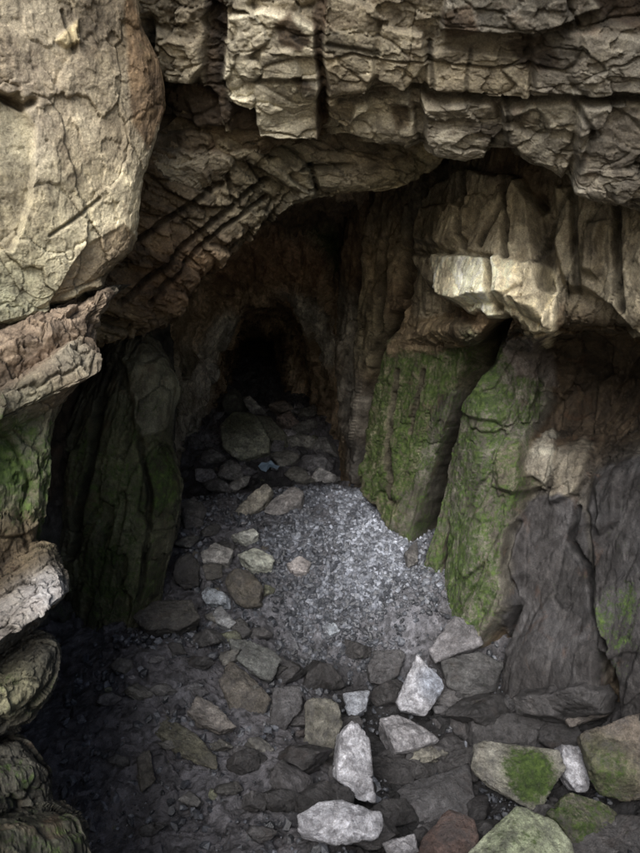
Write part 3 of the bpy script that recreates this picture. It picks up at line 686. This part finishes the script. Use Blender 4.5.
W1 = (0.55, 0.555, 0.60); W2 = (0.38, 0.375, 0.395); S1 = (0.21, 0.205, 0.215); S2 = (0.12, 0.118, 0.123); BRS = (0.20, 0.18, 0.145); GS = (0.24, 0.25, 0.18)  # W tints lean blue to carry the cool skylight
stone('broken_rock', 'bright pointed triangular rock standing in the middle of the lower pile', [(417, 653), (442, 678), (445, 688), (425, 716), (400, 711), (395, 703), (407, 673)], W1, (-0.1, -0.75, 0.65), lod=5, samples=[(436, 680, (0.36, 0.4, 0.48), 0, 0.12)])  # right side tinted blue, painting in its skylit shade
stone('broken_rock', 'grey pyramid shaped rock at the foot of the mossy buttress', [(427, 650), (440, 632), (455, 616), (472, 622), (485, 643), (455, 655), (435, 663)], S1, (-0.1, -0.7, 0.7), lod=5, ridge=[(458, 630, 0.08)])
stone('broken_rock', 'dark grey rock left of the bright triangular one', [(368, 665), (375, 650), (402, 649), (407, 655), (397, 678), (385, 685), (370, 683)], S2, (0.1, -0.7, 0.6), lod=5)
stone('broken_rock', 'small pale blue rock below the dark grey one', [(342, 693), (370, 690), (366, 708), (351, 718)], (0.46, 0.49, 0.55), (0.0, -0.55, 0.8))
stone('broken_rock', 'angular mid grey rock below the bright triangular rock', [(379, 718), (400, 714), (420, 724), (440, 740), (415, 750), (395, 753)], W2, (0.1, -0.55, 0.85), lod=5)
stone('broken_rock', 'thin dark stone sliver right of the bright triangular rock', [(432, 706), (470, 708), (472, 714), (460, 716), (435, 713)], S2, None, 0.12)
stone('broken_rock', 'flat greenish wedge shaped stone above the big dark slab', [(395, 770), (412, 752), (427, 743), (449, 753), (432, 763)], (0.28, 0.27, 0.23), (0.1, -0.45, 0.9), 0.12)
stone('broken_rock', 'tall bright rock shard standing left of the dark slab', [(342, 732), (352, 720), (370, 738), (377, 805), (357, 800), (335, 778)], W1, (0.15, -0.75, 0.6), lod=5)
stone('broken_rock', 'pale broad rock at the bottom edge below the tall bright shard', [(297, 815), (318, 802), (345, 801), (380, 812), (384, 823), (378, 838), (335, 845), (300, 836)], W1, (0.05, -0.6, 0.8), 0.28, 5)
stone('broken_rock', 'large grey green rectangular block with a moss stripe', [(475, 743), (487, 740), (560, 750), (566, 768), (540, 813), (520, 806), (490, 788), (470, 768)], (0.27, 0.265, 0.23), (-0.1, -0.7, 0.65), 0.4, 6, samples=[(532, 772, GRN, 0.75, 0.15)])
stone('broken_rock', 'pale upright rock right of the moss striped block', [(561, 743), (590, 748), (594, 758), (587, 793), (577, 793), (565, 775)], W1, (0.1, -0.7, 0.65), 0.25, 5)
stone('broken_rock', 'bright green tinted pointed rock cut by the bottom edge', [(455, 865), (517, 803), (555, 822), (572, 842), (580, 885), (450, 890)], (0.42, 0.45, 0.34), (-0.1, -0.65, 0.75), 0.4, 6, lift=0.28, samples=[(520, 835, (0.4, 0.45, 0.3), 0.25, 0.2)])
stone('broken_rock', 'big brown boulder at the right edge of the pile', [(577, 735), (625, 715), (660, 706), (665, 800), (620, 802), (600, 795), (590, 778)], (0.17, 0.145, 0.12), (-0.2, -0.75, 0.6), 0.5, 6, samples=[(600, 775, GRN, 0.35, 0.2)])
stone('broken_rock', 'flat slanting slab propped above the brown boulder', [(565, 720), (585, 705), (620, 688), (645, 693), (645, 706), (600, 716), (570, 727)], (0.19, 0.17, 0.155), (0.1, -0.6, 0.75), 0.16, 5)
stone('broken_rock', 'dark mossy rock right of the bright green tinted one', [(547, 813), (570, 790), (600, 800), (628, 822), (612, 850), (575, 845)], (0.14, 0.135, 0.10), (0.1, -0.6, 0.8), 0.35, 5, moss=0.45)
stone('broken_rock', 'dark reddish rock at the bottom edge left of the green tinted one', [(420, 838), (450, 808), (475, 818), (480, 840), (465, 865), (415, 865)], (0.12, 0.085, 0.075), (-0.1, -0.6, 0.8), 0.35, 5)
stone('broken_rock', 'dark greenish slab leaning left of the tall bright shard', [(305, 702), (318, 696), (338, 703), (342, 722), (328, 776), (304, 766)], (0.17, 0.165, 0.14), (-0.15, -0.8, 0.5), 0.22, 5)
stone('rock_slab', 'large dark flat slab lying in the middle of the pile', [(378, 806), (400, 785), (470, 762), (478, 812), (425, 846)], S2, (0.0, -0.3, 0.95), 0.3, 5, lift=0.1)
stone('broken_rock', 'flat dark stone under the grey bulge on the right', [(485, 700), (510, 693), (552, 697), (530, 710), (500, 712)], S2, (0, -0.4, 0.9), 0.16)
stone('broken_rock', 'lumpy dark rock beside the grey pyramid rock', [(440, 660), (478, 650), (505, 662), (498, 690), (470, 698), (446, 686)], (0.10, 0.10, 0.10), (0.1, -0.65, 0.75), 0.3, 5)
stone('broken_rock', 'small pale stone at the bottom edge between two larger rocks', [(382, 843), (415, 833), (420, 852), (395, 864)], W2)
stone('broken_rock', 'dark rock beside the leaning greenish slab', [(272, 688), (300, 685), (303, 708), (285, 730), (270, 723)], S2, (0.1, -0.6, 0.8))
stone('rock_slab', 'long greenish slab half buried in the left dirt mound', [(132, 722), (155, 709), (195, 733), (215, 757), (217, 769), (185, 760)], (0.17, 0.165, 0.125), (-0.25, -0.5, 0.8), 0.12, 5, lift=0.05)
stone('broken_rock', 'pale jagged stone right of the half buried slab', [(185, 712), (197, 695), (215, 703), (237, 727), (220, 732), (198, 723)], (0.27, 0.25, 0.23), (0.1, -0.65, 0.75))
stone('broken_rock', 'rough brown grey rock on the ridge of the dirt mound', [(218, 680), (230, 660), (250, 676), (272, 698), (262, 720), (250, 737), (230, 713)], (0.17, 0.155, 0.135), (0.15, -0.65, 0.7), 0.25, 5, lift=0.08)
stone('broken_rock', 'narrow upright stone in the dirt below the half buried slab', [(137, 757), (150, 748), (156, 780), (142, 791)], (0.17, 0.16, 0.14))
stone('broken_rock', 'dark flat boulder at the foot of the mossy buttress', [(132, 617), (152, 600), (192, 598), (201, 618), (178, 630), (145, 630)], (0.11, 0.105, 0.095), (0.1, -0.6, 0.8), 0.35, 5)
stone('broken_rock', 'big rounded brown boulder on the left side of the scree', [(221, 580), (231, 566), (248, 565), (265, 587), (262, 607), (242, 609), (227, 597)], (0.17, 0.155, 0.13), (-0.1, -0.75, 0.65), 0.35, 5, p=10)
stone('broken_rock', 'pale blue grey stone left of the rounded brown boulder', [(200, 593), (207, 585), (226, 593), (226, 603), (205, 604)], (0.55, 0.60, 0.66))
stone('broken_rock', 'dark rounded boulder left of the pale stones', [(172, 560), (190, 549), (202, 563), (200, 588), (183, 593), (172, 578)], (0.10, 0.095, 0.09), (0.1, -0.8, 0.5), 0.3, 5, p=10)
stone('broken_rock', 'pale flat stone at the left end of the stone row', [(200, 552), (216, 543), (234, 550), (229, 563), (203, 562)], (0.62, 0.60, 0.57), (0, -0.55, 0.85))
stone('broken_rock', 'pale greenish flat stone at the right end of the stone row', [(237, 555), (255, 547), (275, 556), (272, 566), (251, 567)], (0.58, 0.60, 0.52), (0, -0.5, 0.85))
stone('broken_rock', 'white small stone topmost in the stone row', [(230, 535), (254, 528), (259, 534), (246, 542)], (0.65, 0.66, 0.60), (0, -0.5, 0.85))
stone('broken_rock', 'grey brown block under the pale flat stone', [(202, 565), (222, 563), (223, 577), (207, 581)], (0.20, 0.19, 0.17))
stone('broken_rock', 'tan pointed slab leaning up at the scree top', [(231, 515), (248, 497), (266, 482), (272, 488), (257, 512), (242, 520)], (0.46, 0.43, 0.36), (-0.25, -0.75, 0.6), 0.25, 5)
stone('broken_rock', 'grey slab leaning beside the tan pointed slab', [(262, 512), (280, 494), (295, 486), (304, 493), (301, 503), (277, 517)], (0.42, 0.40, 0.39), (-0.2, -0.7, 0.7), 0.25, 5)
stone('broken_rock', 'dark boulder left of the leaning slabs', [(178, 506), (194, 495), (207, 508), (203, 527), (185, 530)], (0.12, 0.115, 0.11), (0.1, -0.75, 0.6), 0.3)
stone('broken_rock', 'pinkish white stone lying alone on the upper scree', [(286, 563), (299, 554), (313, 562), (307, 572), (294, 573)], (0.58, 0.54, 0.53), (0, -0.55, 0.85))
stone('broken_rock', 'small white blue stone alone on the lower scree', [(322, 626), (333, 622), (340, 630), (330, 635)], (0.62, 0.68, 0.76), (0, -0.55, 0.85))
stone('broken_rock', 'bluish rock with dirt on it below the scree', [(228, 638), (250, 640), (270, 650), (283, 659), (272, 680), (258, 677), (234, 658)], (0.20, 0.21, 0.20), (0.15, -0.65, 0.75), 0.3, 5)
stone('broken_rock', 'mottled stone between the rounded boulder and the dirt mound', [(212, 610), (222, 606), (237, 622), (230, 630), (215, 622)], (0.42, 0.43, 0.44))
stone('broken_rock', 'grey block against the wall at the right edge of the scree', [(404, 552), (417, 540), (419, 562), (408, 568)], (0.17, 0.165, 0.16))
# rubble in front of the tunnel
stone('broken_rock', 'large pale green boulder in front of the tunnel mouth', [(219, 424), (234, 410), (254, 413), (264, 426), (270, 440), (269, 452), (239, 461), (222, 448)], (0.72, 0.74, 0.58), (-0.1, -0.85, 0.5), 0.8, 5, samples=[(240, 415, GRN, 0.12, 0.3)])
stone('rock_slab', 'flat grey green slab leaning on the right of the pale boulder', [(256, 414), (270, 415), (293, 441), (282, 449), (271, 441)], (0.36, 0.36, 0.28), (0.3, -0.65, 0.7), 0.3, 4)
stone('broken_rock', 'small pale stone behind the pale green boulder', [(241, 397), (250, 396), (262, 407), (250, 412)], (0.55, 0.54, 0.50))
stone('broken_rock', 'dark rock at the left jamb of the tunnel', [(221, 400), (235, 386), (242, 394), (242, 408), (224, 411)], (0.15, 0.15, 0.125), None, 0.5, 4)
stone('broken_rock', 'pinkish stone on the rubble right of the tunnel axis', [(276, 416), (290, 411), (300, 422), (288, 427)], (0.45, 0.37, 0.33))
stone('broken_rock', 'grey brown stone at the tunnel threshold', [(268, 404), (284, 399), (294, 408), (280, 413)], (0.36, 0.31, 0.27))
# blue scrap
sc = [(258, 466), (262, 463), (266, 464.5), (271, 463), (276, 466), (280, 467), (277, 471), (270, 470), (266, 472), (261, 471)]
yS = floor_hit(268, 467, 0.26)
bv = [at(x, y, yS + 0.02 * ((i * 37) % 5 - 2)) + np.array([0, 0, 0.02 * ((i * 53) % 4)]) for i, (x, y) in enumerate(sc)]
bv.append(np.mean(bv, 0) + np.array([0, -0.06, 0.07]))
mb = bpy.data.materials.new('blue_plastic'); mb.use_nodes = True
bs = mb.node_tree.nodes['Principled BSDF']; tx = mb.node_tree.nodes.new('ShaderNodeTexNoise'); tx.inputs['Scale'].default_value = 12
cr = mb.node_tree.nodes.new('ShaderNodeValToRGB'); cr.color_ramp.elements[0].color = (0.20, 0.30, 0.42, 1); cr.color_ramp.elements[1].color = (0.42, 0.55, 0.68, 1)
mb.node_tree.links.new(tx.outputs['Fac'], cr.inputs[0]); mb.node_tree.links.new(cr.outputs[0], bs.inputs['Base Color']); bs.inputs['Roughness'].default_value = 0.45
tag(make('plastic_scrap', bv, [(i, (i + 1) % 10, 10) for i in range(10)], mb, smooth=False), 'crumpled pale blue scrap lying on dark rubble below the boulder', 'scrap')

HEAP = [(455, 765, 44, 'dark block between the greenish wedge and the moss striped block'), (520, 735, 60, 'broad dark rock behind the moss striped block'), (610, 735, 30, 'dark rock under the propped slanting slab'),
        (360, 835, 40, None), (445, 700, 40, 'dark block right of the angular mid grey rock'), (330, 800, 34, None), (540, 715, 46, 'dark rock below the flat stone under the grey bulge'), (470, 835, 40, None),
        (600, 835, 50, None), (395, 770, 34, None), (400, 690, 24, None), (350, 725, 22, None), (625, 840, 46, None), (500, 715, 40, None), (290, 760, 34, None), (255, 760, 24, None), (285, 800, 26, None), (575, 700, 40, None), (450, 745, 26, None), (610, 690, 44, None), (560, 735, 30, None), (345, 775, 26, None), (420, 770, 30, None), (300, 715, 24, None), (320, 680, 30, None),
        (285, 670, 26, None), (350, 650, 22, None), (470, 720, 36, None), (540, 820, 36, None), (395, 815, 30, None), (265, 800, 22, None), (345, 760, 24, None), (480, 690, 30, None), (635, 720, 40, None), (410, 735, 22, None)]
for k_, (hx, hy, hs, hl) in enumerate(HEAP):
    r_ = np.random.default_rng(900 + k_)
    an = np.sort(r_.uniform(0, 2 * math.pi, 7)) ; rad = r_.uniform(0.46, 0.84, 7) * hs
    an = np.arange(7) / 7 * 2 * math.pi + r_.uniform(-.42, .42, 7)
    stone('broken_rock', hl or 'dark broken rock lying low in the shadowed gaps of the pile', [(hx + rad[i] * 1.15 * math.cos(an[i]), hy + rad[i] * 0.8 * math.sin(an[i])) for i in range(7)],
          tuple(np.array((0.062, 0.060, 0.061)) * r_.uniform(.6, 1.7)), (r_.uniform(-.9, .9), -r_.uniform(.3, .9), r_.uniform(.3, .9)), lod=5, lift=0.12, group=None if hl else 'dark rocks in the gaps of the pile')  # dark rocks, tinted deeper to stand in for shade in the gaps

def heap(spots, label, group, lo, hi, lift, seed, flat=0.8):
    for k, (hx, hy, hs) in enumerate(spots):
        q = np.random.default_rng(seed + k)
        a = np.arange(6) / 6 * 2 * math.pi + q.uniform(-.45, .45, 6); rad = q.uniform(0.40, 0.72, 6) * hs; tw = q.uniform(0, 3.14)
        g = q.uniform(lo, hi)
        poly = []
        for i in range(6):
            u_, v_ = rad[i] * 1.25 * math.cos(a[i]), rad[i] * flat * math.sin(a[i])
            poly.append((hx + u_ * math.cos(tw * .3 - .5) - v_ * math.sin(tw * .3 - .5), hy + (u_ * math.sin(tw * .3 - .5) + v_ * math.cos(tw * .3 - .5))))
        stone('broken_rock', label, poly, (g * 1.02, g, g * q.uniform(.9, 1.06)), (q.uniform(-.8, .8), -q.uniform(.4, .9), q.uniform(.4, .9)), lod=4, lift=lift, group=group)
heap([(300, 440, 22), (285, 458, 20), (312, 462, 24), (296, 474, 20), (240, 470, 14), (230, 470, 22), (212, 456, 22), (322, 446, 18), (278, 446, 16), (304, 426, 18), (311, 410, 14), (240, 484, 16), (205, 474, 20),
      (320, 476, 18), (216, 484, 18), (298, 408, 12), (286, 434, 14)], 'angular rock in the heap rising to the tunnel mouth', 'angular rocks heaped below the tunnel mouth', 0.24, 0.60, 0.16, 1500)
heap([(190, 540, 20), (212, 530, 18), (225, 545, 14), (186, 610, 24), (208, 575, 18), (215, 618, 18), (240, 628, 22), (200, 640, 24), (258, 632, 18), (228, 655, 20), (270, 668, 22), (196, 660, 18), (246, 690, 20), (285, 700, 22),
      (262, 745, 20), (178, 650, 20), (165, 690, 22), (140, 690, 18), (240, 752, 18), (215, 745, 16), (170, 745, 16), (200, 690, 18), (120, 665, 18), (155, 660, 16), (110, 700, 16), (230, 790, 20), (190, 800, 18), (150, 830, 20), (120, 760, 16), (262, 835, 22)],
     'angular dull rock lodged in the dirt left of the gravel mound', 'angular rocks lodged left of the mound', 0.07, 0.24, 0.10, 1600, 0.65)

# small stones scattered over floor, one mesh each; a few shared shapes
protos = []
for s in range(8):
    r2_ = np.random.default_rng(100 + s)
    pts = nrm(r2_.normal(size=(13, 3))) * r2_.uniform(0.75, 1.1, (13, 1)) * [1.0, 0.8, 0.55]
    V, Q, c, m = boulder(pts, 3, 'stone', 1.5, s, 18, [S1, S2, W2, BRS, W2, S1, GS, S1][s])
    me_o = make('small_stone', V, Q, PALE, c, m)
    protos.append(me_o.data); bpy.data.objects.remove(me_o)
dark_protos = []  # stone shapes tinted near black to paint shade into the pile gaps
for s in range(8):
    r2_ = np.random.default_rng(140 + s)
    pts = nrm(r2_.normal(size=(12, 3))) * r2_.uniform(0.75, 1.1, (12, 1)) * [1.0, 0.8, 0.6]
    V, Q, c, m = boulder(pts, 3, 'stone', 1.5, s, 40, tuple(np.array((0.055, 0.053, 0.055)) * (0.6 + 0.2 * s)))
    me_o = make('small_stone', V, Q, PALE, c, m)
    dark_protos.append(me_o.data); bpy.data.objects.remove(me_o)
def scatter(n, box, smin, smax, label, group, seed, keep=None):
    r = np.random.default_rng(seed); k = 0; t = 0
    while k < n and t < n * 30:
        t += 1
        px, py = r.uniform(box[0], box[1]), r.uniform(box[2], box[3])
        if keep and not keep(px, py): continue
        y = floor_hit(px, py)
        if y > 16.5: continue
        p = at(px, py, y)
        s = smin * (smax / smin) ** (r.uniform() ** 2)
        o = bpy.data.objects.new('small_stone', protos[r.integers(8)])
        o.location = (p[0], p[1], p[2] + s * 0.15); o.scale = (s, s, s); o.rotation_euler = (r.uniform(-.5, .5), r.uniform(-.5, .5), r.uniform(0, 6.28))
        col.objects.link(o); tag(o, label, 'stone', group); k += 1
scatter(70, (190, 330, 405, 485), 0.08, 0.34, 'loose stone in the rubble between the tunnel and the scree', 'stones in the rubble by the tunnel', 1)
scatter(40, (170, 270, 520, 640), 0.05, 0.18, 'loose stone among the boulders left of the scree', 'stones left of the scree', 2)
scatter(60, (90, 300, 640, 850), 0.02, 0.09, 'small stone lying on the dark dirt mound', 'stones on the dirt mound', 3)
protos = dark_protos
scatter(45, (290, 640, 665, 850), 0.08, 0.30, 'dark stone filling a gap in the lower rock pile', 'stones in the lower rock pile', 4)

# gravel: nobody could count it
def gravel(n, seed):
    r = np.random.default_rng(seed)
    U, Q = ico(1)
    x = r.uniform(-2.6, 2.8, n * 8); y = r.uniform(3.9, 11, n * 8)
    m = scree_mask(x, y)
    q = np.stack([x, y, 0 * x], 1)
    cl = fbm(q * 1.6, 4, 400, .6)
    keep = r.uniform(size=len(x)) < (0.09 + 0.91 * m) * np.clip(0.55 + 1.3 * cl, 0.08, 1)
    x, y, m, cl = x[keep][:n], y[keep][:n], m[keep][:n], cl[keep][:n]; n = len(x)
    z = floor_z(x, y) + 0.05 * fbm(np.stack([x, y, floor_z(x, y)], 1) * 1.6, 4, 55) * (1 - 0.5 * m)
    s = 0.0055 * (11.0 ** (r.uniform(size=n) ** 3.2))
    A = nrm(r.normal(size=(n, 3))); B = nrm(np.cross(A, r.normal(size=(n, 3)))); C = np.cross(A, B)
    loc = U[None] * r.uniform(0.55, 1.2, (n, len(U), 1))
    V = (A[:, None] * loc[..., :1] * 1.15 + B[:, None] * loc[..., 1:2] * 0.95 + C[:, None] * loc[..., 2:] * 0.75) * s[:, None, None]
    V = V + np.stack([x, y, z + 0.004 + s * 0.2], 1)[:, None]
    QQ = Q[None] + (np.arange(n) * len(U))[:, None, None]
    far = np.clip((y - 7.2) / 2.4, 0, 1) * np.clip(0.6 + (x + 0.4) / 1.6, 0.25, 1) * (0.3 + 0.7 * m)       # light on the upper right of the cone painted into the tint
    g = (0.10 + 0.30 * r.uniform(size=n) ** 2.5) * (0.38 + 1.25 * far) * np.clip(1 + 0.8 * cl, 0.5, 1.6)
    c = np.stack([g * 0.93, g, g * 1.15], 1)  # blue lean puts cool skylight into the gravel tint
    return V.reshape(-1, 3), QQ.reshape(-1, 3), np.repeat(c, len(U), 0)
gv, gq, gc = gravel(38000, 5)
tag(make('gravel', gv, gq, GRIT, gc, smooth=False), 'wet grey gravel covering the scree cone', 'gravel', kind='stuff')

# ------------------------------------------------------------------ unseen shell closing the cave to light, and ground outside
u = np.linspace(0, math.pi, 60); vY = np.linspace(4.2, 30, 40)
HV = []
for j, y in enumerate(vY):
    s = 1.0 if y < 26 else max(0.02, 1 - (y - 26) / 4)
    for a in u:
        HV.append([-9.5 * s * math.cos(a), y, -3 + 11.5 * s * math.sin(a) ** 0.6])
HV = np.array(HV); HV += 0.5 * np.stack([fbm(HV * .4, 3, 1), 0 * HV[:, 0], fbm(HV * .4, 3, 2)], 1)
tag(make('blocking_shell', HV, grid_faces(40, 60), ROCK, np.tile(BROWN, (len(HV), 1)), np.full(len(HV), 0.4)), kind='structure')  # unseen shell added to stop light leaking between the rock sheets
gx = np.concatenate([[-250, -80, -30, -14], np.linspace(-9, 9, 60), [14, 30, 80, 250]]); gy = np.concatenate([[-250, -80, -30, -10], np.linspace(-5, 4.6, 50)])
GX, GY = np.meshgrid(gx, gy); GX = GX.ravel(); GY = GY.ravel()
inside = (np.abs(GX) < 3.9) & (GY > 0.9)
GZ = np.where(inside, -3.0, 2.25) + 0.12 * fbm(np.stack([GX, GY, 0 * GX], 1) * 0.9, 4, 3)
tag(make('ground', np.stack([GX, GY, GZ], 1), grid_faces(len(gy), len(gx)), ROCK, np.tile((0.30, 0.25, 0.18), (len(GX), 1)), np.full(len(GX), 0.1)), kind='structure')

# ------------------------------------------------------------------ light
SUN_EL, SUN_AZ = R(39), R(-15)      # azimuth measured from straight behind the camera towards the right
sd = np.array([math.sin(SUN_AZ) * math.cos(SUN_EL), -math.cos(SUN_AZ) * math.cos(SUN_EL), math.sin(SUN_EL)])
w = bpy.data.worlds.new('World'); scene.world = w; w.use_nodes = True
nt = w.node_tree; bg = nt.nodes['Background']
sk = nt.nodes.new('ShaderNodeTexSky'); sk.sky_type = 'NISHITA'; sk.sun_disc = False
sk.sun_elevation = SUN_EL; sk.sun_rotation = math.atan2(sd[0], sd[1]); sk.air_density = 1.0; sk.dust_density = 3.0
nt.links.new(sk.outputs[0], bg.inputs[0]); bg.inputs[1].default_value = 0.15
sl = bpy.data.lights.new('sun', 'SUN'); sl.energy = 5.0; sl.angle = R(42); sl.color = (1.0, 0.985, 0.965)
so = bpy.data.objects.new('sun', sl); col.objects.link(so)
so.rotation_euler = Vector(-sd).to_track_quat('-Z', 'Y').to_euler(); so.location = (0, -5, 12)

cd_ = bpy.data.cameras.new('camera'); cam = bpy.data.objects.new('camera', cd_); col.objects.link(cam)
cam.location = CAM; cam.rotation_euler = (R(90) + PITCH, 0, 0)
cd_.sensor_fit = 'VERTICAL'; cd_.sensor_height = 24; cd_.lens = 24 * F / 853.0; cd_.clip_start = 0.05; cd_.clip_end = 1000
scene.camera = cam
scene.view_settings.view_transform = 'Standard'; scene.view_settings.look = 'None'; scene.view_settings.exposure = 0
scene.render.engine = 'CYCLES'
scene.cycles.use_denoising = True
scene.cycles.max_bounces = 5; scene.cycles.diffuse_bounces = 4; scene.cycles.glossy_bounces = 2
